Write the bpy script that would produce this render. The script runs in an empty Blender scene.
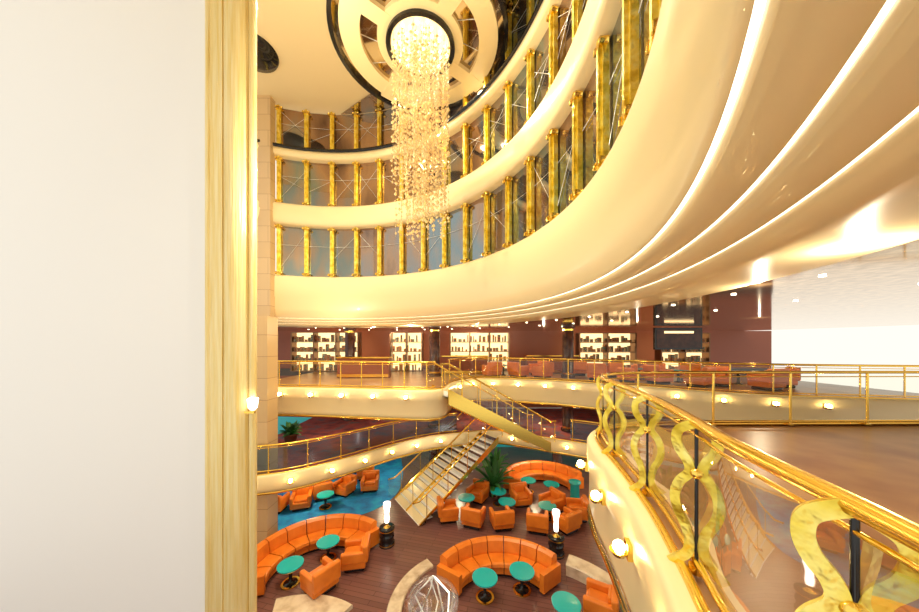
import bpy, math, random
from mathutils import Vector, Matrix
random.seed(7)
E=7.15            # eye height above the lounge floor
F_PROM=5.5; F_MID=2.75; F_MAIN=0.0
CX,CY,R0=-6.0,6.3,8.8   # atrium ring centre / radius
pi=math.pi
# ---------------------------------------------------------------- materials
def mat(name,col,rough=0.5,metal=0.0,emi=None,es=0.0,noise=None,bump=0.0,bscale=20,coat=0.0,stretch=None,spec=None):
    m=bpy.data.materials.new(name); m.use_nodes=True
    nt=m.node_tree; p=nt.nodes['Principled BSDF']
    p.inputs['Base Color'].default_value=(*col,1)
    p.inputs['Roughness'].default_value=rough
    p.inputs['Metallic'].default_value=metal
    p.inputs['Coat Weight'].default_value=coat
    if spec is not None: p.inputs['Specular IOR Level'].default_value=spec
    if emi:
        p.inputs['Emission Color'].default_value=(*emi,1); p.inputs['Emission Strength'].default_value=es
    tc=nt.nodes.new('ShaderNodeTexCoord'); mp=nt.nodes.new('ShaderNodeMapping')
    nt.links.new(tc.outputs['Object'],mp.inputs['Vector'])
    if stretch: mp.inputs['Scale'].default_value=stretch
    if noise:
        n=nt.nodes.new('ShaderNodeTexNoise'); n.inputs['Scale'].default_value=noise[0]; n.inputs['Detail'].default_value=4
        nt.links.new(mp.outputs['Vector'],n.inputs['Vector'])
        r=nt.nodes.new('ShaderNodeValToRGB')
        cols=noise[1]
        els=r.color_ramp.elements
        while len(els)<len(cols): els.new(0.5)
        for i,c in enumerate(cols):
            els[i].position=0.3+0.4*i/(len(cols)-1); els[i].color=(*c,1)
        nt.links.new(n.outputs['Fac'],r.inputs['Fac'])
        nt.links.new(r.outputs['Color'],p.inputs['Base Color'])
    if bump>0:
        n2=nt.nodes.new('ShaderNodeTexNoise'); n2.inputs['Scale'].default_value=bscale; n2.inputs['Detail'].default_value=3
        nt.links.new(mp.outputs['Vector'],n2.inputs['Vector'])
        b=nt.nodes.new('ShaderNodeBump'); b.inputs['Strength'].default_value=bump; b.inputs['Distance'].default_value=0.05
        nt.links.new(n2.outputs['Fac'],b.inputs['Height']); nt.links.new(b.outputs['Normal'],p.inputs['Normal'])
    return m
def brickmat(name,c1,c2,cm,scale,bw,rh,mortar,rough,metal=0,rot=(0,0,0)):
    m=mat(name,c1,rough,metal); nt=m.node_tree; p=nt.nodes['Principled BSDF']
    mp=[n for n in nt.nodes if n.type=='MAPPING'][0]; mp.inputs['Rotation'].default_value=rot
    b=nt.nodes.new('ShaderNodeTexBrick'); b.inputs['Color1'].default_value=(*c1,1); b.inputs['Color2'].default_value=(*c2,1); b.inputs['Mortar'].default_value=(*cm,1)
    b.inputs['Scale'].default_value=scale; b.inputs['Brick Width'].default_value=bw; b.inputs['Row Height'].default_value=rh; b.inputs['Mortar Size'].default_value=mortar
    nt.links.new(mp.outputs['Vector'],b.inputs['Vector']); nt.links.new(b.outputs['Color'],p.inputs['Base Color'])
    return m
def glassmat(name,tint,refl=0.12,rough=0.02,gcol=(1,1,1)):
    m=bpy.data.materials.new(name); m.use_nodes=True; nt=m.node_tree
    for n in list(nt.nodes): nt.nodes.remove(n)
    o=nt.nodes.new('ShaderNodeOutputMaterial'); t=nt.nodes.new('ShaderNodeBsdfTransparent'); g=nt.nodes.new('ShaderNodeBsdfGlossy')
    t.inputs['Color'].default_value=(*tint,1); g.inputs['Roughness'].default_value=rough; g.inputs['Color'].default_value=(*gcol,1)
    lw=nt.nodes.new('ShaderNodeLayerWeight'); lw.inputs['Blend'].default_value=0.3
    ma=nt.nodes.new('ShaderNodeMath'); ma.operation='MULTIPLY_ADD'; ma.inputs[1].default_value=0.35; ma.inputs[2].default_value=refl
    ma.use_clamp=True
    mx=nt.nodes.new('ShaderNodeMixShader')
    nt.links.new(lw.outputs['Fresnel'],ma.inputs[0]); nt.links.new(ma.outputs[0],mx.inputs[0]); nt.links.new(t.outputs[0],mx.inputs[1]); nt.links.new(g.outputs[0],mx.inputs[2]); nt.links.new(mx.outputs[0],o.inputs['Surface'])
    return m
CREAM=mat('cream_lacquer',(0.88,0.73,0.42),0.35,coat=0.2)
CREAMC=mat('cream_ceiling',(0.86,0.69,0.38),0.5)
IVORY=mat('ivory_paint',(0.97,0.97,0.95),0.5)
GOLD=mat('polished_gold',(0.98,0.68,0.14),0.18,1.0)
GOLDR=mat('rippled_gold',(0.95,0.70,0.10),0.30,0.85,bump=0.6,bscale=9,noise=(5,[(0.62,0.42,0.03),(0.92,0.72,0.10),(1,0.90,0.3)]))
GOLDC=mat('gold_silk_column',(0.95,0.80,0.42),0.35,0.2,bump=0.5,bscale=4,stretch=(7,7,0.3),noise=(2.5,[(0.88,0.66,0.22),(0.98,0.84,0.46)]))
BLACK=mat('black_gloss',(0.01,0.01,0.012),0.12)
DARKW=mat('dark_wood',(0.06,0.02,0.015),0.25,noise=(3,[(0.03,0.01,0.01),(0.1,0.035,0.02)]))
PANE=mat('window_painted_reflection',(0.2,0.1,0.06),0.04,0.9,stretch=(1,1,0.45),noise=(0.45,[(0.16,0.10,0.08),(0.44,0.29,0.19),(0.24,0.31,0.34),(0.52,0.33,0.2)]))  # colour noise paints brown, amber and blue-grey reflections into the glass
MIRROR=mat('bronze_mirror',(0.50,0.40,0.28),0.05,1.0)
SILVER=mat('silver_line',(0.9,0.9,0.85),0.35,0.6)
LED=mat('led_cove',(1,0.95,0.85),0.5,emi=(1,0.93,0.76),es=3.5)
LAMP=mat('lamp_glow',(1,0.9,0.7),0.5,emi=(1,0.76,0.36),es=55)
LAMPW=mat('lamp_white',(1,0.95,0.9),0.5,emi=(1,0.93,0.82),es=3)
SPOTM=mat('downlight_glow',(1,0.95,0.9),0.5,emi=(1,0.88,0.65),es=10)
CAPGL=mat('chandelier_cap_glow',(1,0.85,0.5),0.5,emi=(1,0.78,0.38),es=0.9)
BEAD=mat('crystal_bead',(0.90,0.66,0.30),0.08,0.6,emi=(1,0.76,0.36),es=0.2)  # weak emission added for the lamplight the crystals catch
WIRE=mat('chandelier_wire',(0.5,0.38,0.2),0.3,1.0)
GLASS=glassmat('rail_glass',(0.96,0.97,0.93),0.03)
GLASSB=glassmat('rail_glass_blue',(0.38,0.47,0.55),0.22,0.12,(0.5,0.6,0.7))
GLASSC=glassmat('clear_glass',(0.97,0.98,0.97),0.10)
ORANGE=mat('orange_leather',(0.85,0.20,0.02),0.38,noise=(2.5,[(0.68,0.16,0.01),(0.84,0.24,0.022)]))
TEAL=mat('turquoise_top',(0.01,0.46,0.48),0.15,coat=0.5)
MARBLE=mat('beige_marble',(0.72,0.58,0.42),0.2,noise=(3,[(0.50,0.38,0.26),(0.70,0.58,0.42),(0.78,0.68,0.52)]))
FLOORM=brickmat('plum_plank_floor',(0.20,0.088,0.074),(0.155,0.066,0.058),(0.06,0.025,0.025),1.0,1.8,0.16,0.008,0.28,rot=(0,0,0.25))
FLOORD=mat('dark_carpet',(0.10,0.04,0.05),0.8,noise=(1.5,[(0.05,0.02,0.05),(0.30,0.05,0.05),(0.06,0.09,0.14)]))
FLOORP=mat('promenade_floor',(0.30,0.14,0.07),0.3,noise=(1.2,[(0.30,0.13,0.06),(0.50,0.28,0.12)]))
BLUE=mat('blue_carpet',(0.01,0.22,0.42),0.8,noise=(2,[(0.003,0.12,0.44),(0.005,0.25,0.68),(0.01,0.40,0.75)]))
TANP=brickmat('tan_panel',(0.60,0.42,0.22),(0.64,0.46,0.25),(0.36,0.23,0.12),1.0,3.0,0.75,0.008,0.25,rot=(pi/2,0,0))
REDW=mat('red_brown_wall',(0.24,0.06,0.025),0.4)
DARK=mat('dark_wall',(0.03,0.02,0.02),0.3)
TEALW=mat('teal_wall',(0.02,0.22,0.25),0.4,emi=(0.02,0.5,0.5),es=0.25)  # emission put in for the teal lighting on this wall
SHELFM=mat('lit_shelf',(0.9,0.8,0.6),0.5,emi=(1,0.72,0.34),es=1.7)
GOODS=mat('shelf_goods',(0.3,0.1,0.05),0.4,noise=(6,[(0.1,0.02,0.02),(0.6,0.2,0.05),(0.05,0.15,0.1),(0.7,0.6,0.4)]))
STEP=mat('stair_tread',(0.8,0.8,0.76),0.3,noise=(14,[(0.62,0.63,0.64),(0.93,0.92,0.88)]))
LEAF=mat('palm_leaf',(0.03,0.16,0.03),0.5)
POT=mat('planter_bronze',(0.2,0.1,0.05),0.3,0.6)
SOFFM=mat('bronze_soffit',(0.75,0.52,0.25),0.08,0.95,noise=(8,[(0.45,0.28,0.13),(0.70,0.50,0.28)]))
# ---------------------------------------------------------------- mesh builder
class B:
    def __init__(s): s.v=[];s.f=[];s.m=[];s.sm=[];s.mats=[]
    def mi(s,m):
        if m not in s.mats: s.mats.append(m)
        return s.mats.index(m)
    def add(s,vs,fs,m,sm=False):
        o=len(s.v); s.v+= [tuple(v) for v in vs]; k=s.mi(m)
        for f in fs: s.f.append([i+o for i in f]); s.m.append(k); s.sm.append(sm)
    def box(s,c,d,m,rz=0,M=None):
        x,y,z=d[0]/2,d[1]/2,d[2]/2
        vs=[Vector((a*x,b*y,e*z)) for e in(-1,1) for b in(-1,1) for a in(-1,1)]
        R=Matrix.Rotation(rz,3,'Z') if M is None else M
        vs=[R@v+Vector(c) for v in vs]
        s.add(vs,[(0,2,3,1),(4,5,7,6),(0,1,5,4),(2,6,7,3),(0,4,6,2),(1,3,7,5)],m)
    def lathe(s,prof,c,m,n=24,a0=0,a1=2*pi,sm=True,flip=False):
        full=abs(a1-a0-2*pi)<1e-6; k=n if full else n+1
        vs=[];L=len(prof)
        for i in range(k):
            a=a0+(a1-a0)*i/n
            for r,z in prof: vs.append((c[0]+r*math.cos(a),c[1]+r*math.sin(a),c[2]+z))
        fs=[]
        for i in range(n):
            j=(i+1)%k
            for q in range(L-1): fs.append((i*L+q,j*L+q,j*L+q+1,i*L+q+1))
        s.add(vs,fs,m,sm)
    def cyl(s,c,r,h,m,n=20,r2=None):
        r2=r if r2 is None else r2
        s.lathe([(r,0),(r2,h)],c,m,n)
        vs=[(c[0]+r*math.cos(2*pi*i/n),c[1]+r*math.sin(2*pi*i/n),c[2]) for i in range(n)]+[(c[0]+r2*math.cos(2*pi*i/n),c[1]+r2*math.sin(2*pi*i/n),c[2]+h) for i in range(n)]
        s.add(vs,[tuple(range(n))[::-1],tuple(range(n,2*n))],m)
    def tube(s,path,r,m,n=6,closed=False):
        P=[Vector(p) for p in path]; vs=[];N=len(P)
        for i,p in enumerate(P):
            t=(P[min(i+1,N-1)]-P[max(i-1,0)]) if not closed else (P[(i+1)%N]-P[(i-1)%N])
            t.normalize(); u=Vector((0,0,1)) if abs(t.z)<0.9 else Vector((1,0,0))
            a=t.cross(u).normalized(); b=t.cross(a)
            for k in range(n):
                q=2*pi*k/n; vs.append(p+a*r*math.cos(q)+b*r*math.sin(q))
        fs=[]
        for i in range(N if closed else N-1):
            j=(i+1)%N
            for k in range(n): fs.append((i*n+k,i*n+(k+1)%n,j*n+(k+1)%n,j*n+k))
        if not closed: fs+= [tuple(range(n)),tuple(range((N-1)*n,N*n))[::-1]]
        s.add(vs,fs,m,True)
    def prism(s,poly,z0,z1,m,mt=None,mb=None):
        n=len(poly); vs=[(x,y,z0) for x,y in poly]+[(x,y,z1) for x,y in poly]
        s.add(vs,[(i,(i+1)%n,n+(i+1)%n,n+i) for i in range(n)],m)
        s.add(vs[n:],[tuple(range(n))],mt or m); s.add(vs[:n],[tuple(range(n))[::-1]],mb or m)
    def strip(s,path,z0,z1,m,sm=True):
        vs=[]
        for p in path:
            b=p[2] if len(p)>2 else 0
            vs+= [(p[0],p[1],b+z0),(p[0],p[1],b+z1)]
        s.add(vs,[(2*i,2*i+2,2*i+3,2*i+1) for i in range(len(path)-1)],m,sm)
    def sweep(s,path,prof,m,sm=True):   # prof: (offset to the left-hand normal, z)
        N=len(path);vs=[];L=len(prof)
        for i,p in enumerate(path):
            a=path[max(i-1,0)];b=path[min(i+1,N-1)]
            t=Vector((b[0]-a[0],b[1]-a[1])).normalized(); nx,ny=-t.y,t.x
            for o,z in prof: vs.append((p[0]+nx*o,p[1]+ny*o,z))
        s.add(vs,[(i*L+q,(i+1)*L+q,(i+1)*L+q+1,i*L+q+1) for i in range(N-1) for q in range(L-1)],m,sm)
    def sphere(s,c,r,m,n=8,sz=1):
        s.lathe([(r*math.sin(pi*k/n)+1e-5,-r*sz*math.cos(pi*k/n)) for k in range(n+1)],c,m,n*2)
    def mesh(s,name):
        me=bpy.data.meshes.new(name); me.from_pydata(s.v,[],s.f)
        for m in s.mats: me.materials.append(m)
        for i,p in enumerate(me.polygons): p.material_index=s.m[i]; p.use_smooth=s.sm[i]
        me.update(); return me
    def obj(s,name,loc=(0,0,0),rz=0,bevel=0,solid=0):
        o=bpy.data.objects.new(name,s.mesh(name)); bpy.context.collection.objects.link(o)
        o.location=loc; o.rotation_euler=(0,0,rz)
        if bevel:
            b=o.modifiers.new('bevel','BEVEL'); b.width=bevel; b.segments=3; b.limit_method='ANGLE'; b.angle_limit=0.7
        return o
def inst(o,name,loc,rz=0):
    q=bpy.data.objects.new(name,o.data); bpy.context.collection.objects.link(q)
    q.location=loc; q.rotation_euler=(0,0,rz)
    for md in o.modifiers:
        b=q.modifiers.new('bevel','BEVEL'); b.width=md.width;b.segments=md.segments;b.limit_method='ANGLE';b.angle_limit=0.7
    return q
def cr(pts,n=8):
    out=[];P=[Vector(p) for p in pts];P=[2*P[0]-P[1]]+P+[2*P[-1]-P[-2]]
    for i in range(1,len(P)-2):
        for k in range(n):
            t=k/n;a,b,c,d=P[i-1],P[i],P[i+1],P[i+2]
            out.append(tuple(0.5*((2*b)+(c-a)*t+(2*a-5*b+4*c-d)*t*t+(3*b-a-3*c+d)*t**3)))
    out.append(tuple(P[-2])); return out
def along(path,step,start=0.0):
    out=[];acc=-start
    for i in range(len(path)-1):
        a=Vector(path[i]);b=Vector(path[i+1]);L=(b-a).length
        if L<1e-6: continue
        d=(b-a)/L;q=0
        while acc+ (L-q) >= step or (acc<0 and L-q>=-acc):
            need=(step-acc) if acc>=0 else -acc
            q+=need; out.append((tuple(a+d*q),math.atan2(d.y,d.x))); acc=0
        acc+=L-q
    return out
rad=math.radians
# ---------------------------------------------------------------- atrium rings
A0,A1=rad(-52),rad(115); NS=110
def ring(prof,m,name,sm=True):
    b=B(); b.lathe(prof,(CX,CY,E),m,NS,A0,A1,sm); return b.obj(name)
b=B()
b.lathe([(8.95,3.42),(8.72,3.40),(8.66,3.33),(8.63,3.2),(8.63,2.35),(8.66,2.3),(8.66,1.75),(8.70,1.7),(8.74,1.36),(8.80,1.33)],(CX,CY,E),CREAM,NS,A0,A1)
b.lathe([(8.80,1.33),(8.835,1.33)],(CX,CY,E),LED,NS,A0,A1)
b.lathe([(8.835,1.33),(8.86,1.24),(9.16,1.22)],(CX,CY,E),CREAM,NS,A0,A1)
b.lathe([(9.16,1.22),(9.185,1.22)],(CX,CY,E),LED,NS,A0,A1)
b.lathe([(9.185,1.22),(9.2,1.13),(9.5,1.11)],(CX,CY,E),CREAM,NS,A0,A1)
b.lathe([(9.5,1.11),(9.52,1.11)],(CX,CY,E),LED,NS,A0,A1)
b.lathe([(9.52,1.11),(9.54,1.03),(9.95,1.0),(10.1,1.0)],(CX,CY,E),CREAM,NS,A0,A1)
b.obj('trim_1')
ring([(8.95,5.85),(8.62,5.87),(8.55,5.95),(8.52,6.1),(8.50,6.45),(8.52,6.5),(8.52,6.75),(8.6,6.88),(8.95,6.9)],CREAM,'trim_2')
ring([(8.95,9.15),(8.62,9.17),(8.55,9.22),(8.52,9.35),(8.55,9.52),(8.95,9.55)],CREAM,'trim_3')
ring([(8.56,9.52),(8.5,9.55),(8.5,9.66),(8.6,9.68),(8.9,9.66)],BLACK,'trim_4')
rows=[(3.4,5.87),(6.88,9.17),(9.6,11.64)]
angs=[4.6+8*k for k in range(-7,14)]
for i,(h0,h1) in enumerate(rows):
    b=B()
    for k in range(len(angs)-1):
        a,c=rad(angs[k]),rad(angs[k+1])
        b.lathe([(8.9,h0),(8.9,h1)],(CX,CY,E),PANE,1,a,c,False)
        def pt(t,h,r=8.86):
            x0,y0=CX+r*math.cos(a),CY+r*math.sin(a);x1,y1=CX+r*math.cos(c),CY+r*math.sin(c)
            return (x0+(x1-x0)*t,y0+(y1-y0)*t,E+h)
        hm=h0+(h1-h0)*0.62
        b.tube([pt(0,hm),pt(1,hm)],0.007,SILVER,4)
        s=1 if k%2 else 0  # tilted tubes below imitate mullions mirrored in the panes
        if k%3: b.tube([pt(s,h0+0.2+random.random()*0.8),pt(1-s,h1-0.15-random.random()*0.6)],0.007,SILVER,4)
        if i>0: b.tube([pt(1-s,h0+0.5+random.random()*0.6),pt(s,h1-0.1-random.random()*0.9)],0.007,SILVER,4)
    b.obj('window_%d'%(i+1))
    b=B()
    for a in angs:
        a=rad(a)
        for (w,d,r) in((0.20,0.12,8.80),(0.09,0.08,8.71)):
            b.box((CX+r*math.cos(a),CY+r*math.sin(a),E+(h0+h1)/2),(d,w,h1-h0),GOLDR,a)
        # scrolled capital and foot
        for zz in (h1-0.12,h0+0.1):
            b.box((CX+8.74*math.cos(a),CY+8.74*math.sin(a),E+zz),(0.14,0.24,0.12),GOLD,a)
            for sg in(-1,1):
                u=(-math.sin(a)*sg*0.12,math.cos(a)*sg*0.12)
                b.tube([(CX+8.66*math.cos(a)+u[0],CY+8.66*math.sin(a)+u[1],E+zz),(CX+8.82*math.cos(a)+u[0],CY+8.82*math.sin(a)+u[1],E+zz)],0.07,GOLD,8)
    b.obj('gold_pilaster_row')
# ceilings
b=B()
b.prism([(-12,-4),(8,-4),(8,18),(-12,18)],E+11.75,E+11.95,CREAMC)
b.obj('ceiling')
# mirrored ceiling field, follows the ring
DX,DY,DH=-1.33,10.3,10.25
b=B()
arc=[(CX+8.88*math.cos(a),CY+8.88*math.sin(a)) for a in [rad(-30+ 5*i) for i in range(0,25)]]
arc2=[(DX+3.1*math.cos(a),DY+3.1*math.sin(a)) for a in [rad(118+ 8*i) for i in range(0,20)]]
b.prism(arc+arc2,E+11.66,E+11.7,MIRROR)
b.tube([(x,y,E+11.62) for x,y in arc2],0.06,BLACK,8)
for k in range(10):
    a=rad(-50+14*k); b.tube([(DX+3.1*math.cos(a),DY+3.1*math.sin(a),E+11.65),(DX+4.6*math.cos(a+0.15),DY+4.6*math.sin(a+0.15),E+11.65)],0.015,SILVER,4)
b.obj('mirror_ceiling_panel')
# suspended ceiling medallion
b=B(); c=(DX,DY,E+DH)
def annul(r0,r1,z,m,th=0.12,a0=0,a1=2*pi,n=64):
    b.lathe([(r0,z),(r1,z),(r1,z+th),(r0,z+th),(r0,z)],c,m,n,a0,a1,False)
annul(2.84,2.97,-0.04,BLACK,0.25)
annul(2.60,2.86,0.10,MIRROR,0.1)
annul(2.00,2.63,0.0,CREAM,0.2)
annul(1.42,2.02,0.14,MIRROR,0.1)
annul(1.16,1.45,0.0,CREAM,0.2)
annul(1.04,1.17,-0.10,BLACK,0.25)
for k in range(4):
    a=rad(38+90*k)
    b.box((DX+2.0*math.cos(a),DY+2.0*math.sin(a),E+DH+0.09),(1.5,0.5,0.2),CREAM,a)
for k in range(12):
    a=2*pi*k/12
    b.tube([(DX+1.4*math.cos(a),DY+1.4*math.sin(a),E+DH+0.13),(DX+2.05*math.cos(a+0.15),DY+2.05*math.sin(a+0.15),E+DH+0.13)],0.010,SILVER,4)
b.lathe([(1.02,-0.05),(1.02,0.9),(2.8,0.9),(2.9,0.25)],c,CREAM,48)
for k in range(4):
    a=rad(38+90*k); b.cyl((DX+1.6*math.cos(a),DY+1.6*math.sin(a),E+DH+0.5),0.05,0.97,GOLD,8)
b.obj('ceiling_medallion')
# chandelier
b=B()
b.lathe([(0.001,0.05),(0.6,0.04),(1.0,-0.0),(1.0,-0.06)],c,CAPGL,40)
for k in range(46):
    r=0.95*math.sqrt((k+0.5)/46);a=k*2.39996
    b.sphere((DX+r*math.cos(a),DY+r*math.sin(a),E+DH-0.09),0.05,LAMPW,4)
oct_=[(1,0,0),(0,1,0),(-1,0,0),(0,-1,0),(0,0,1.25),(0,0,-1.25)]
octf=[(0,1,4),(1,2,4),(2,3,4),(3,0,4),(1,0,5),(2,1,5),(3,2,5),(0,3,5)]
for k in range(140):
    q=math.sqrt((k+0.5)/140);r=1.0*q;a=k*2.39996+random.random()*0.3
    x,y=DX+r*math.cos(a),DY+r*math.sin(a)
    L=6.5-1.9*q*q-random.random()*1.5
    if random.random()<0.25: L=6.5-random.random()*0.5
    z=E+DH-0.1
    b.tube([(x,y,z),(x,y,z-L)],0.004,WIRE,3)
    t=0.15+random.random()*0.15
    while t<L:
        s=random.choice([0.024,0.032,0.04,0.06])
        xx,yy=x+random.uniform(-.02,.02),y+random.uniform(-.02,.02)
        b.add([(xx+s*p[0],yy+s*p[1],z-t+s*p[2]) for p in oct_],octf,BEAD)
        t+=random.uniform(0.13,0.26)
b.obj('crystal_chandelier')
# dark dome in ceiling
b=B(); b.lathe([(0.9,0),(0.85,-0.12),(0.5,-0.22),(0.001,-0.25)],(-8.25,12.0,E+11.76),BLACK,32); b.obj('ceiling_speaker')
# ---------------------------------------------------------------- promenade ceiling
b=B(); b.lathe([(10.05,1.0),(30,1.0)],(CX,CY,E),SOFFM,NS,A0,rad(130),False)
b.lathe([(10.05,1.0),(10.9,0.995)],(CX,CY,E),CREAM,NS,A0,rad(130),False)
for k in range(30):
    a=rad(-10+ (k%15)*8+ (k//15)*4); r=11.4+ (k//15)*2.2
    b.cyl((CX+r*math.cos(a),CY+r*math.sin(a),E+0.985),0.04,0.01,SPOTM,10)
b.obj('promenade_ceiling')
# ---------------------------------------------------------------- walls at left
b=B()
b.box((-7.6,6.3,E+2.3),(5.2,0.5,18.9),IVORY)
b.box((-4.86,6.1,E+2.3),(0.34,0.35,18.9),GOLDC)
b.obj('wall_left')
b=B()
b.lathe([(0.26,0),(0.26,18.8)],(-4.52,6.15,0.05),GOLDC,20)
b.lathe([(0.07,0),(0.07,18.8)],(-4.2,6.1,0.05),GOLDC,12)
b.lathe([(0.05,0),(0.05,18.8)],(-4.98,5.95,0.05),GOLDC,12)
b.cyl((-4.5,6.15,0),0.4,0.4,GOLD,24)
b.obj('fluted_column')
b=B()
b.box((-9.6,14.3,E+6.4),(1.4,0.4,10.7),TANP)
b.obj('wall_panel_upper')
b=B()
b.box((-7.3,10.6,E/2+0.5),(1.4,0.6,E+1.0),TANP)
b.obj('wall_panel_lower')
# far walls
b=B()
for z0,z1,m in((0,2.2,TEALW),(2.2,2.7,CREAM),(2.75,5.0,REDW),(5.0,5.5,DARK)):
    b.box((2,21.2,(z0+z1)/2),(40,0.3,z1-z0),m)
b.box((2,21.3,(5.5+8.15)/2),(40,0.3,2.65),REDW)
b.obj('wall_back')
# ---------------------------------------------------------------- floors
b=B(); b.prism([(-14,-3),(16,-3),(16,22),(-14,22)],-0.2,0.0,FLOORM); b.obj('floor')
b=B(); cp=cr([(-10,11.0),(-7.3,11.25),(-5.3,12.0),(-3.7,13.0),(-3.0,14.6),(-3.2,17),(-4,20)],6)
b.prism(cp+[(-12,20)],0.0,0.012,BLUE); b.obj('blue_carpet')
# mid deck
mid=cr([(-9,9.9),(-7.5,10.0),(-6.6,10.15),(-5.6,10.6),(-4.3,11.8),(-2.7,13.5),(-0.95,14.7),(1.6,15.4),(3.0,14.9),(4.2,14.2),(5.6,13.4),(8,12.0),(11,11),(16,10.5)],6)
b=B(); b.prism(mid+[(16,21),(-9,21)],2.1,2.72,CREAM,FLOORD,CREAMC); b.obj('mezzanine_deck')
b=B()
b.sweep(mid,[(0.0,2.76),(-0.10,2.76),(-0.14,2.70),(-0.12,2.3),(-0.04,2.08),(0.1,2.06)],CREAM)
b.tube([(x,y,2.76) for x,y in mid],0.035,GOLD,6)
b.sweep(mid,[(-0.13,2.2),(-0.15,2.17),(-0.08,2.10)],GOLD)
b.obj('trim_5')
# promenade deck
pl=cr([(-9,11.9),(-7.7,11.8),(-4.5,11.45),(-1.7,11.0),(-0.95,11.05),(-0.62,11.45),(-0.55,12.1),(-0.2,13.6),(1.0,14.9),(3.8,14.1),(5.9,12.9),(7.5,11.8),(8.9,10.6),(11,9.6),(16,8.6)],6)
b=B(); b.prism(pl+[(16,21.3),(-9,21.3)],4.4,5.47,CREAM,FLOORP,CREAMC); b.obj('promenade_deck')
def fascia(path,zt,zb,name,sgn=-1):
    b=B(); s=sgn
    h=zt-zb
    b.sweep(path,[(0.0,zt+0.01),(s*0.12,zt+0.01),(s*0.16,zt-0.06),(s*0.16,zt-0.35*h),(s*0.12,zt-0.4*h),(s*0.13,zt-0.8*h),(s*0.05,zb),(0.0,zb-0.02)],CREAM)
    b.tube([(x,y,zt+0.02) for x,y in path],0.04,GOLD,6)
    b.sweep(path,[(s*0.14,zb+0.10),(s*0.16,zb+0.06),(s*0.06,zb-0.01)],GOLD)
    return b.obj(name)
fascia(pl,5.5,4.38,'trim_6')
# near deck (camera side)
near=cr([(0.2,-1.2),(0.85,-0.2),(1.2,0.7),(1.45,1.68),(1.62,2.15),(1.9,3.0),(2.13,4.0),(2.3,4.9),(2.6,5.6),(3.3,6.05),(4.6,6.2),(8,6.25),(14,6.3)],8)
b=B(); b.prism(near+[(14,-1.2)],4.2,5.47,CREAM,FLOORP,CREAMC); b.obj('gallery_deck')
fascia(near,5.5,4.1,'trim_7',1)
# ---------------------------------------------------------------- railings
def railing(name,path,step,h=1.0,glass=GLASS,rt=0.035,start=0.1,loops=False,base=True,dark=False):
    b=B()
    b.strip(path,0.10,h-0.08,glass)
    b.tube([(x,y,z+h) for x,y,z in path],rt,GOLD,8)
    if base: b.tube([(x,y,z+0.08) for x,y,z in path],0.025,GOLD,6)
    b.tube([(x,y,z+h-0.09) for x,y,z in path],0.012,GOLD,5)
    for (p,a) in along(path,step,start):
        x,y,z=p
        if not loops:
            b.cyl((x,y,z),0.022,h,GOLD,8); b.cyl((x,y,z),0.05,0.03,GOLD,10)
        else:
            b.cyl((x,y,z),0.012,h,BLACK,8)
            a=a+rad(58)
            for sg in(-1,1):
                pr=[(0.16,0.0),(0.13,0.03),(0.06,0.10),(0.04,0.18),(0.06,0.28),(0.11,0.38),(0.13,0.48),(0.10,0.58),(0.04,0.66),(0.05,0.73),(0.10,0.80),(0.12,0.87),(0.10,0.94),(0.0,1.0)]
                q=cr([(o,t*h,0) for o,t in pr],5)
                vs=[];n=len(q);rw=0.032
                for i,(o,t,_) in enumerate(q):
                    i0,i1=max(i-1,0),min(i+1,n-1)
                    tx,ty=q[i1][0]-q[i0][0],q[i1][1]-q[i0][1]; L=math.hypot(tx,ty) or 1
                    nx_,nz_=ty/L,-tx/L
                    for w in(-1,1):
                        for d in (-0.012,0.012):
                            oo=sg*(o+w*rw*nx_)
                            vs.append((x+math.cos(a)*oo-math.sin(a)*(d),y+math.sin(a)*oo+math.cos(a)*(d),z+t+w*rw*nz_))
                fs=[]
                for i in range(n-1):
                    for u,v in((0,1),(1,3),(3,2),(2,0)): fs.append((i*4+u,i*4+v,i*4+4+v,i*4+4+u))
                b.add(vs,fs,GOLDR,False)
            b.sphere((x,y,z+0.66*h),0.04,GOLD,6)
            b.cyl((x,y,z),0.05,0.05,GOLD,10)
    return b.obj(name)
P3=lambda pts,z:[(p[0],p[1],z) for p in pts]
# inset slightly onto the slabs
def inset(path,d):
    out=[]
    for i,p in enumerate(path):
        a=path[max(i-1,0)];c=path[min(i+1,len(path)-1)]
        t=Vector((c[0]-a[0],c[1]-a[1])).normalized(); out.append((p[0]-t.y*d,p[1]+t.x*d))
    return out
pin=inset(pl,0.08)
left=[p for p in pin if p[0]<-0.9 and p[1]<12.0]
right=[p for p in pin if p[0]>-0.5 and p[1]>12.9]+[p for p in pin if p[0]>6.0 and p[1]<=12.9]
railing('promenade_railing',P3(left,5.51),0.85,start=0.2)
railing('promenade_railing',P3(right,5.51),1.1)
min_=inset(mid,0.08)
lm=[p for p in min_ if p[0]<0.2]; rm2=[p for p in min_ if p[0]>4.9]
railing('mezzanine_railing',P3(lm,2.77),1.2,h=0.95,glass=GLASSB)
railing('mezzanine_railing',P3(rm2,2.77),1.2,h=0.95,glass=GLASSB)
nin=inset(near,-0.08)
nn=[p for p in nin if p[1]>0.2 and p[0]<2.72]
railing('ornamental_railing',P3(nn,5.51),1.17,h=1.08,rt=0.04,start=0.86,loops=True)
nn2=[p for p in nin if p[0]>2.75 and p[0]<12]
railing('gallery_railing',P3(nn2,5.51),1.6,h=1.08,rt=0.03,start=0.9)
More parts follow.
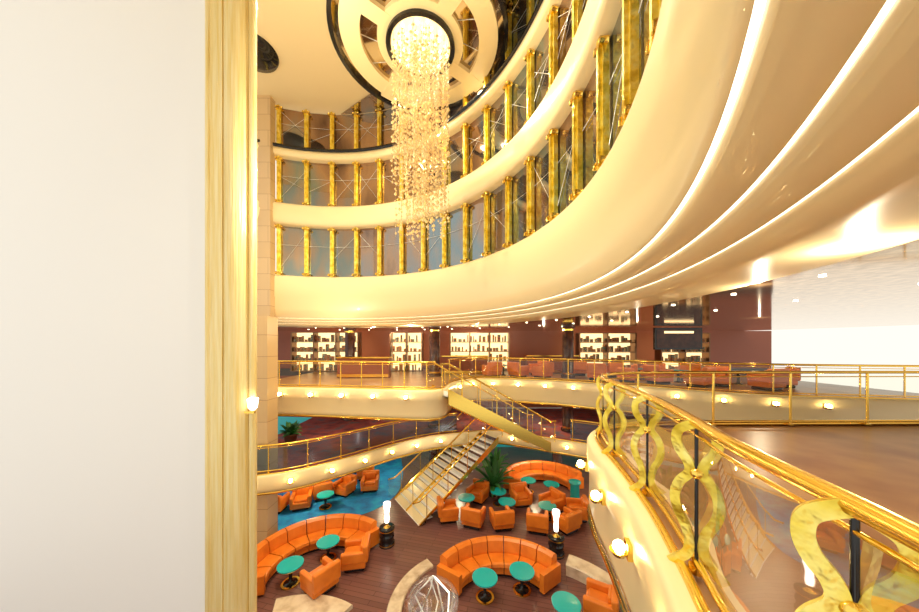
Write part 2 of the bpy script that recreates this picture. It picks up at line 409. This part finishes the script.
# ---------------------------------------------------------------- staircases
def stairs(name,top,bot,w,n,lanes=1,under=GOLD,dp=0.35,nose=GOLD):
    b=B(); T=Vector(top);Bo=Vector(bot); d=Vector((Bo.x-T.x,Bo.y-T.y)); L=d.length; d/=L; nrm=Vector((-d.y,d.x)); a=math.atan2(d.y,d.x)
    H=T.z-Bo.z
    for i in range(n):
        s=(i+0.5)/n; c=(T.x+d.x*L*s,T.y+d.y*L*s,T.z-H*(i+1)/n+0.0)
        b.box((c[0],c[1],c[2]-0.03),(L/n+0.04,w,0.06),STEP,a)
        b.box((c[0]-d.x*L/n/2,c[1]-d.y*L/n/2,c[2]+H/n/2-0.03),(0.02,w,H/n-0.03),DARKW if lanes==2 else IVORY,a)
        b.box((c[0]+d.x*L/n/2,c[1]+d.y*L/n/2,c[2]+0.004),(0.03,w,0.012),nose,a)
    offs=[-w/2-0.04,w/2+0.04]+([0] if lanes==2 else [])
    for o in offs:
        ox,oy=nrm.x*o,nrm.y*o
        p=[(T.x+ox,T.y+oy,T.z+0.06),(Bo.x+ox,Bo.y+oy,Bo.z+0.06),(Bo.x+ox,Bo.y+oy,max(Bo.z-dp+0.1,0.0)),(T.x+ox,T.y+oy,T.z-dp)]
        q=[Vector(v)+Vector((nrm.x*0.03,nrm.y*0.03,0)) for v in p]; p=[Vector(v)-Vector((nrm.x*0.03,nrm.y*0.03,0)) for v in p]
        b.add(p+q,[(0,1,2,3),(7,6,5,4),(0,4,5,1),(1,5,6,2),(2,6,7,3),(3,7,4,0)],under)
        path=[(T.x+ox+d.x*L*s,T.y+oy+d.y*L*s,T.z+0.05-H*s) for s in[i/10 for i in range(11)]]
        path=[(T.x+ox-d.x*0.3,T.y+oy-d.y*0.3,T.z+0.05)]+path+[(Bo.x+ox+d.x*0.3,Bo.y+oy+d.y*0.3,Bo.z+0.05)]
        b.strip(path,0.1,0.85,GLASS)
        b.tube([(x,y,z+0.92) for x,y,z in path],0.035,GOLD,8)
        for (p,_) in along(path,1.2 if lanes==2 else 0.9,0.05): b.cyl((p[0],p[1],p[2]-0.02),0.018,0.94,GOLD,8)
    p=[]
    for e,z in((T,T.z-0.3),(Bo,Bo.z-0.2 if Bo.z>0.5 else 0.0)):
        for o in(-w/2,w/2): p.append((e.x+nrm.x*o,e.y+nrm.y*o,z))
    b.add(p,[(0,1,3,2)],CREAM)
    return b.obj(name)
stairs('upper_staircase',(-0.75,11.45,5.5),(3.7,13.95,2.77),1.35,16,dp=0.5)
stairs('lower_staircase',(1.1,15.2,2.75),(-2.3,12.9,0.0),2.5,14,2,dp=0.22,nose=IVORY)
# ---------------------------------------------------------------- sconces on fascias
b=B(); b.box((0,0.02,0),(0.14,0.05,0.16),GOLD); b.sphere((0,-0.07,0.02),0.06,LAMP,6)
b.lathe([(0.02,-0.09),(0.06,-0.07),(0.09,-0.02)],(0,-0.07,0),GOLD,12)
sc=None
def place_sconces(path,step,z,off,start=0.4,cond=lambda p:True,sgn=-1):
    global sc
    for (p,a) in along([(x,y,0) for x,y in path],step,start):
        if not cond(p): continue
        nx,ny=-math.sin(a)*sgn,math.cos(a)*sgn
        loc=(p[0]+nx*off,p[1]+ny*off,z); rz=math.atan2(ny,nx)+pi/2
        if sc is None:
            sc=b.obj('wall_sconce',loc,rz)
        else: inst(sc,'wall_sconce',loc,rz)
place_sconces(pl,1.25,5.25,0.20,0.9,lambda p:-8<p[0]<12 and not(-1.0<p[0]<-0.3))
place_sconces(mid,1.3,2.5,0.18,0.6,lambda p:-7.2<p[0]<9 and not (-0.2<p[0]<2.2))
place_sconces(near,1.1,5.05,0.20,0.2,lambda p:p[1]>1.5 and p[0]<5,1)
# ---------------------------------------------------------------- furniture
def armchair():
    b=B()
    b.box((0,0.02,0.06),(0.66,0.62,0.12),BLACK)
    b.box((0,0.04,0.25),(0.80,0.74,0.26),ORANGE)
    b.box((0,0.06,0.42),(0.52,0.58,0.12),ORANGE)     # seat cushion
    b.box((-0.34,0.04,0.47),(0.15,0.76,0.34),ORANGE)
    b.box((0.34,0.04,0.47),(0.15,0.76,0.34),ORANGE)
    b.box((0,-0.32,0.56),(0.82,0.17,0.52),ORANGE)     # back
    b.box((0,-0.21,0.60),(0.50,0.12,0.36),ORANGE)
    return b
ac=armchair().obj('armchair',(-4.05,8.75,0),rad(55),bevel=0.05)
for x,y,a in[(-3.35,9.75,100),(-0.5,12.3,-80),(0.55,11.9,-20),(1.65,11.75,10),(3.0,11.55,-15),(4.15,11.6,30),(0.85,13.8,150),(2.75,13.5,190),(4.0,12.95,120),(4.9,12.4,80),(3.75,7.9,60),
             (-7.9,12.9,0),(-6.95,13.2,200),(-6.4,14.0,30),(-5.5,14.4,160),(-4.4,14.8,190),(-5.0,16,10),(-5.6,17,100)]:
    inst(ac,'armchair',(x,y,0.012 if x<-4.3 and y>11 else 0),rad(a))
def sofa(name,c,R,a0,a1,seg):
    b=B()
    a0,a1=rad(a0),rad(a1); C=(c[0],c[1],0)
    for k in range(seg):
        u=a0+(a1-a0)*k/seg+0.008; v=a0+(a1-a0)*(k+1)/seg-0.008
        n=5
        for prof,m in(([(R-0.72,0.10),(R-0.02,0.10),(R-0.02,0.30),(R-0.72,0.30),(R-0.72,0.10)],ORANGE),
                      ([(R-0.78,0.31),(R-0.80,0.36),(R-0.78,0.44),(R-0.72,0.46),(R-0.22,0.44),(R-0.22,0.31),(R-0.78,0.31)],ORANGE),
                      ([(R-0.26,0.30),(R-0.27,0.5),(R-0.22,0.80),(R-0.14,0.86),(R-0.04,0.86),(R+0.02,0.80),(R+0.02,0.12),(R-0.2,0.12)],ORANGE)):
            b.lathe(prof,C,m,n,u,v,False)
            for e in(u,v):
                vs=[(C[0]+r*math.cos(e),C[1]+r*math.sin(e),z) for r,z in prof]
                b.add(vs,[tuple(range(len(vs)))],m)
    b.lathe([(R-0.66,0.0),(R-0.66,0.11),(R-0.08,0.11),(R-0.08,0.0)],C,BLACK,24,a0+0.02,a1-0.02,False)
    for e,sg in((a0,-1),(a1,1)):
        r=R-0.38
        b.box((C[0]+r*math.cos(e)-math.sin(e)*0.06*sg,C[1]+r*math.sin(e)+math.cos(e)*0.06*sg,0.34),(0.80,0.15,0.52),ORANGE,e)
    return b.obj(name)
sofa('curved_sofa',(1.2,7.80),2.15,36,146,7)
sofa('curved_sofa',(-4.3,9.1),2.15,52,200,8)
sofa('curved_sofa',(4.15,14.4),2.0,15,165,7)
b=B()
b.cyl((0,0,0),0.26,0.03,GOLD,24); b.lathe([(0.2,0.03),(0.06,0.07),(0.045,0.2),(0.06,0.36),(0.045,0.46),(0.16,0.54)],(0,0,0),BLACK,16)
b.cyl((0,0,0.53),0.35,0.02,GOLD,32); b.cyl((0,0,0.55),0.36,0.035,TEAL,36)
tb=b.obj('round_side_table',(-5.07,9.0,0))
for x,y in[(-4.4,10.05),(0.72,8.5),(1.82,8.75),(2.72,7.65),(0.3,12.95),(2.0,12.6),(3.35,14.6),(4.35,14.2),(3.6,12.3),(1.75,13.5),(-5.9,13.2)]:
    inst(tb,'round_side_table',(x,y,0.012 if x<-5.5 else 0))
b=B(); b.lathe([(0.26,0),(0.26,0.06),(0.2,0.1),(0.2,0.95),(0.26,1.0),(0.26,1.06),(0.001,1.06)],(0,0,0),TEAL,24); b.lathe([(0.265,0.0),(0.265,0.05)],(0,0,0),GOLD,24); b.obj('turquoise_pedestal',(5.15,13.4,0))
# torch lamps on pedestals
def torch(x,y,rz=0):
    b=B()
    b.lathe([(0.27,0),(0.27,0.06),(0.24,0.08),(0.24,0.30),(0.26,0.32),(0.26,0.36),(0.24,0.38),(0.24,0.55),(0.27,0.58),(0.27,0.64),(0.001,0.64)],(0,0,0),BLACK,28)
    b.lathe([(0.275,0.06),(0.275,0.09)],(0,0,0),GOLD,28); b.lathe([(0.275,0.55),(0.275,0.58)],(0,0,0),GOLD,28)
    b.lathe([(0.12,0.64),(0.05,0.70),(0.04,0.76),(0.07,0.80)],(0,0,0),GOLD,16)
    b.lathe([(0.07,0.80),(0.085,0.95),(0.07,1.1),(0.09,1.25),(0.13,1.42),(0.12,1.5),(0.03,1.52)],(0,0,0),LAMPW,20)
    return b.obj('torch_lamp',(x,y,0),rz)
torch(-2.6,10.75); torch(3.3,10.25)
# palms
def palm(x,y,z,h,r,nm='potted_palm'):
    b=B(); b.lathe([(0.001,0),(0.22,0),(0.3,0.4),(0.32,0.42),(0.28,0.42),(0.001,0.38)],(0,0,0),POT,16)
    for k in range(26):
        a=k*2.4; el=0.35+0.9*((k*7)%26)/26; pts=[]
        for i in range(7):
            t=i/6; pts.append(Vector((math.cos(a)*r*t*math.cos(el*0.6),math.sin(a)*r*t*math.cos(el*0.6),0.4+h*t*math.sin(el)*1.2-0.7*h*t*t*0.6)))
        vs=[];fs=[]
        for i,p in enumerate(pts):
            w=0.11*math.sin(pi*(0.08+0.9*i/6)); vs+=[p+Vector((-math.sin(a)*w,math.cos(a)*w,-0.03)),p,p+Vector((math.sin(a)*w,-math.cos(a)*w,-0.03))]
        for i in range(6): fs+=[(i*3,i*3+1,i*3+4,i*3+3),(i*3+1,i*3+2,i*3+5,i*3+4)]
        b.add(vs,fs,LEAF)
    b.obj(nm,(x,y,z))
palm(1.6,14.3,0,2.0,1.15); palm(1.9,16.3,0,1.5,0.9); palm(-7.6,13.5,2.73,0.8,0.5)
# marble plinths / planters
def arcplinth(c,r0,r1,a0,a1,h,m,name='marble_plinth'):
    b=B(); a0,a1=rad(a0),rad(a1)
    pr=[(r0,0.0),(r0,h-0.03),(r0+0.03,h),(r1-0.03,h),(r1,h-0.03),(r1,0.0)]
    b.lathe(pr,(c[0],c[1],0),m,24,a0,a1,False)
    for e in(a0,a1):
        vs=[(c[0]+r*math.cos(e),c[1]+r*math.sin(e),z) for r,z in pr]; b.add(vs,[tuple(range(6))],m)
    return b.obj(name)
arcplinth((2.2,7.4),2.2,2.75,12,60,0.35,MARBLE)
arcplinth((0.30,8.15),1.85,2.25,128,205,0.10,MARBLE)
arcplinth((-4.2,5.9),1.6,2.6,60,110,0.12,MARBLE)
arcplinth((-6.2,7.5),0.2,0.75,-20,200,0.5,MARBLE,'marble_planter')
# glass sculpture
b=B()
b.lathe([(0.45,0),(0.45,0.18),(0.001,0.2)],(0,0,0),MARBLE,32)
b.lathe([(0.06+0.62*math.sin(pi*k/14)*(1 if k<8 else 1),0.25+1.15*k/14) for k in range(13)],(0,0,0),GLASSC,32)
for k in range(5):
    a=k*2*pi/5
    b.tube([(0.1*math.cos(a),0.1*math.sin(a),0.2),(0.4*math.cos(a),0.4*math.sin(a),0.5),(0.45*math.cos(a+.4),0.45*math.sin(a+.4),0.9),(0.15*math.cos(a+.9),0.15*math.sin(a+.9),1.3),(0.02,0,1.45)],0.02,LAMPW if k==0 else IVORY,6)
b.obj('glass_sculpture',(-0.68,7.40,0))
# ---------------------------------------------------------------- promenade contents
def shelf(x0,x1,y,z0,z1,name='display_shelf'):
    b=B(); w=x1-x0
    b.box(((x0+x1)/2,y+0.3,(z0+z1)/2),(w,0.04,z1-z0),SHELFM)
    n=4
    for i in range(n+1): b.box(((x0+x1)/2,y,z0+(z1-z0)*i/n),(w,0.6,0.04),POT)
    k=max(2,int(w/1.2))
    for i in range(k+1): b.box((x0+w*i/k,y,(z0+z1)/2),(0.08,0.62,z1-z0),POT)
    for i in range(n):
        x=x0+0.15
        while x<x1-0.15:
            h=random.uniform(0.12,0.46); ww=random.uniform(0.06,0.22)
            b.box((x,y-0.02,z0+(z1-z0)*i/n+0.03+h/2),(ww,0.2,h),GOODS); x+=ww+random.uniform(0.03,0.16)
    b.obj(name)
shelf(-10.6,-6.4,19.2,5.5,7.95); shelf(-4.4,-2.4,19.4,5.5,7.95); shelf(-0.6,3.2,19.5,5.5,7.95); shelf(7.5,11.0,19.0,5.5,7.9); shelf(12.6,15.6,19.0,5.5,7.9)
def column(x,y,z0,z1,r,m,name='round_column'):
    b=B(); b.lathe([(r*1.25,0),(r*1.25,0.12),(r,0.16),(r,z1-z0-0.16),(r*1.25,z1-z0-0.1),(r*1.25,z1-z0)],(x,y,z0),m,24)
    b.lathe([(r*1.02,0.16),(r*1.02,0.24)],(x,y,z0),GOLD,24); b.lathe([(r*1.02,z1-z0-0.24),(r*1.02,z1-z0-0.16)],(x,y,z0),GOLD,24)
    b.obj(name)
for z0,z1 in((5.48,8.13),(2.73,4.4),(0,2.1)):
    column(-1.35,16.2,z0,z1,0.28,DARKW); column(-6.5,17.8,z0,z1,0.28,DARKW)
    column(5.6,15.5 if z0>0 else 17.2,z0,z1,0.28,DARKW)
def bar(x0,x1,y,name='bar_counter'):
    b=B(); b.box(((x0+x1)/2,y,5.48+0.5),(x1-x0,0.6,1.0),REDW); b.box(((x0+x1)/2,y,6.51),(x1-x0+0.1,0.75,0.06),GOLD); b.box(((x0+x1)/2,y-0.32,5.6),(x1-x0,0.05,0.15),GOLD); b.obj(name)
bar(-6.2,-3.6,15.5); bar(4.0,7.0,18.0); bar(-1,1.6,17.5)
b=B()
b.box((0,0,0),(2.6,0.15,1.2),BLACK); b.box((0,-0.08,0),(2.4,0.02,1.0),DARKW); b.box((0,-0.1,0.35),(1.6,0.02,0.12),SHELFM); b.obj('menu_sign',(12.0,16.5,7.5))
for k,(x,y,a) in enumerate([(1.7,15.6,20),(3.0,15.4,-60),(4.2,15.1,40),(4.4,16.6,120),(6.6,14.4,-30),(7.6,13.6,60),(8.6,13.0,-80),(9.6,12.0,30),(10.6,12.3,140),(7.9,15.6,10),(9.4,14.6,80),(10.8,14.2,-20),(11.5,11.2,10),(12.9,12.0,60),(6.6,16.6,-20)]):
    inst(ac,'armchair',(x,y,5.472),rad(a))
for x,y in[(2.4,16.5),(6.9,15.4),(8.5,14.2),(9.7,13.3),(11.8,12.7)]: inst(tb,'round_side_table',(x,y,5.472))
# wall lamp low on the left column
b=B(); b.lathe([(0.03,0),(0.08,0.05),(0.10,0.22),(0.09,0.24)],(0,0,0),LAMPW,16); b.box((-0.06,0,-0.04),(0.2,0.05,0.04),GOLD); b.obj('column_sconce',(-4.12,5.98,5.85))
# ---------------------------------------------------------------- lights
def point(name,loc,w,col=(1,0.86,0.60),r=0.12):
    l=bpy.data.lights.new(name,'POINT'); l.energy=w; l.color=col; l.shadow_soft_size=r
    o=bpy.data.objects.new(name,l); bpy.context.collection.objects.link(o); o.location=loc
def spot(name,loc,w,ang=110,col=(1,0.87,0.62),tgt=None):
    l=bpy.data.lights.new(name,'SPOT'); l.energy=w; l.color=col; l.spot_size=rad(ang); l.spot_blend=0.6; l.shadow_soft_size=0.08
    o=bpy.data.objects.new(name,l); bpy.context.collection.objects.link(o); o.location=loc
    if tgt: o.rotation_euler=(Vector(tgt)-Vector(loc)).to_track_quat('-Z','Y').to_euler()
for k in range(4):
    a=rad(38+90*k); spot('medallion_fill_spot',(DX+2.3*math.cos(a),DY+2.3*math.sin(a),E+DH-0.04),480,165)  # added spots on the medallion arms, supplying most of the chandelier's light
for x,y,z,w in((-4.2,8.0,8.6,240),(-4.5,9.5,5.0,300),(0.6,7.0,7.2,150),(-3,6,3.0,330)): point('atrium_fill_point',(x,y,E+z),w,r=0.0)  # unseen points in mid-air, added to brighten ceiling and tiers
for x,y in((-5,6),(-3,7),(-7,10),(-0.5,4.5)): spot('ceiling_fill_spot',(x,y,E+11.6),1300,80)  # added fill from ceiling height, no fixtures modelled
for x,y in((-6,13.5),(-2.5,15.5),(1,17),(4.5,16),(8,13.5),(-5,17.5),(11,11)):
    point('promenade_downlight',(x,y,E+0.85),95,r=0.0)
for x,y in((-6,14),(-3,17),(1,17.5),(5,16),(8,14)): point('mezzanine_fill_point',(x,y,4.2),60,r=0.0)  # unseen points added under the promenade slab to light the mezzanine
for x,y in((-6.5,13),(-4,16),(0,17),(4,16),(7,14)): point('lounge_fill_point',(x,y,1.95),75,r=0.0)  # unseen points added under the mezzanine slab to light the lounge
spot('stair_fill_spot',(-1.2,12.3,4.3),160,110,(1,0.93,0.82),(-0.6,14.2,1.2))  # added spot that lightens the lower staircase, no fixture there
for x,y in((4,3),(5,5.0)): point('gallery_downlight',(x,y,E+0.85),60,r=0.0)
# world
w=bpy.data.worlds.new('World'); bpy.context.scene.world=w; w.use_nodes=True
w.node_tree.nodes['Background'].inputs[0].default_value=(1,0.95,0.85,1); w.node_tree.nodes['Background'].inputs[1].default_value=1.1
# camera
cam=bpy.data.cameras.new('camera'); co=bpy.data.objects.new('camera',cam); bpy.context.collection.objects.link(co)
co.location=(0,0,E); co.rotation_euler=(pi/2,0,0); cam.sensor_width=36; cam.lens=36*300/919; cam.shift_y=39/919; cam.clip_start=0.05
bpy.context.scene.camera=co
vs=bpy.context.scene.view_settings
vs.view_transform='Standard'; vs.exposure=0.0
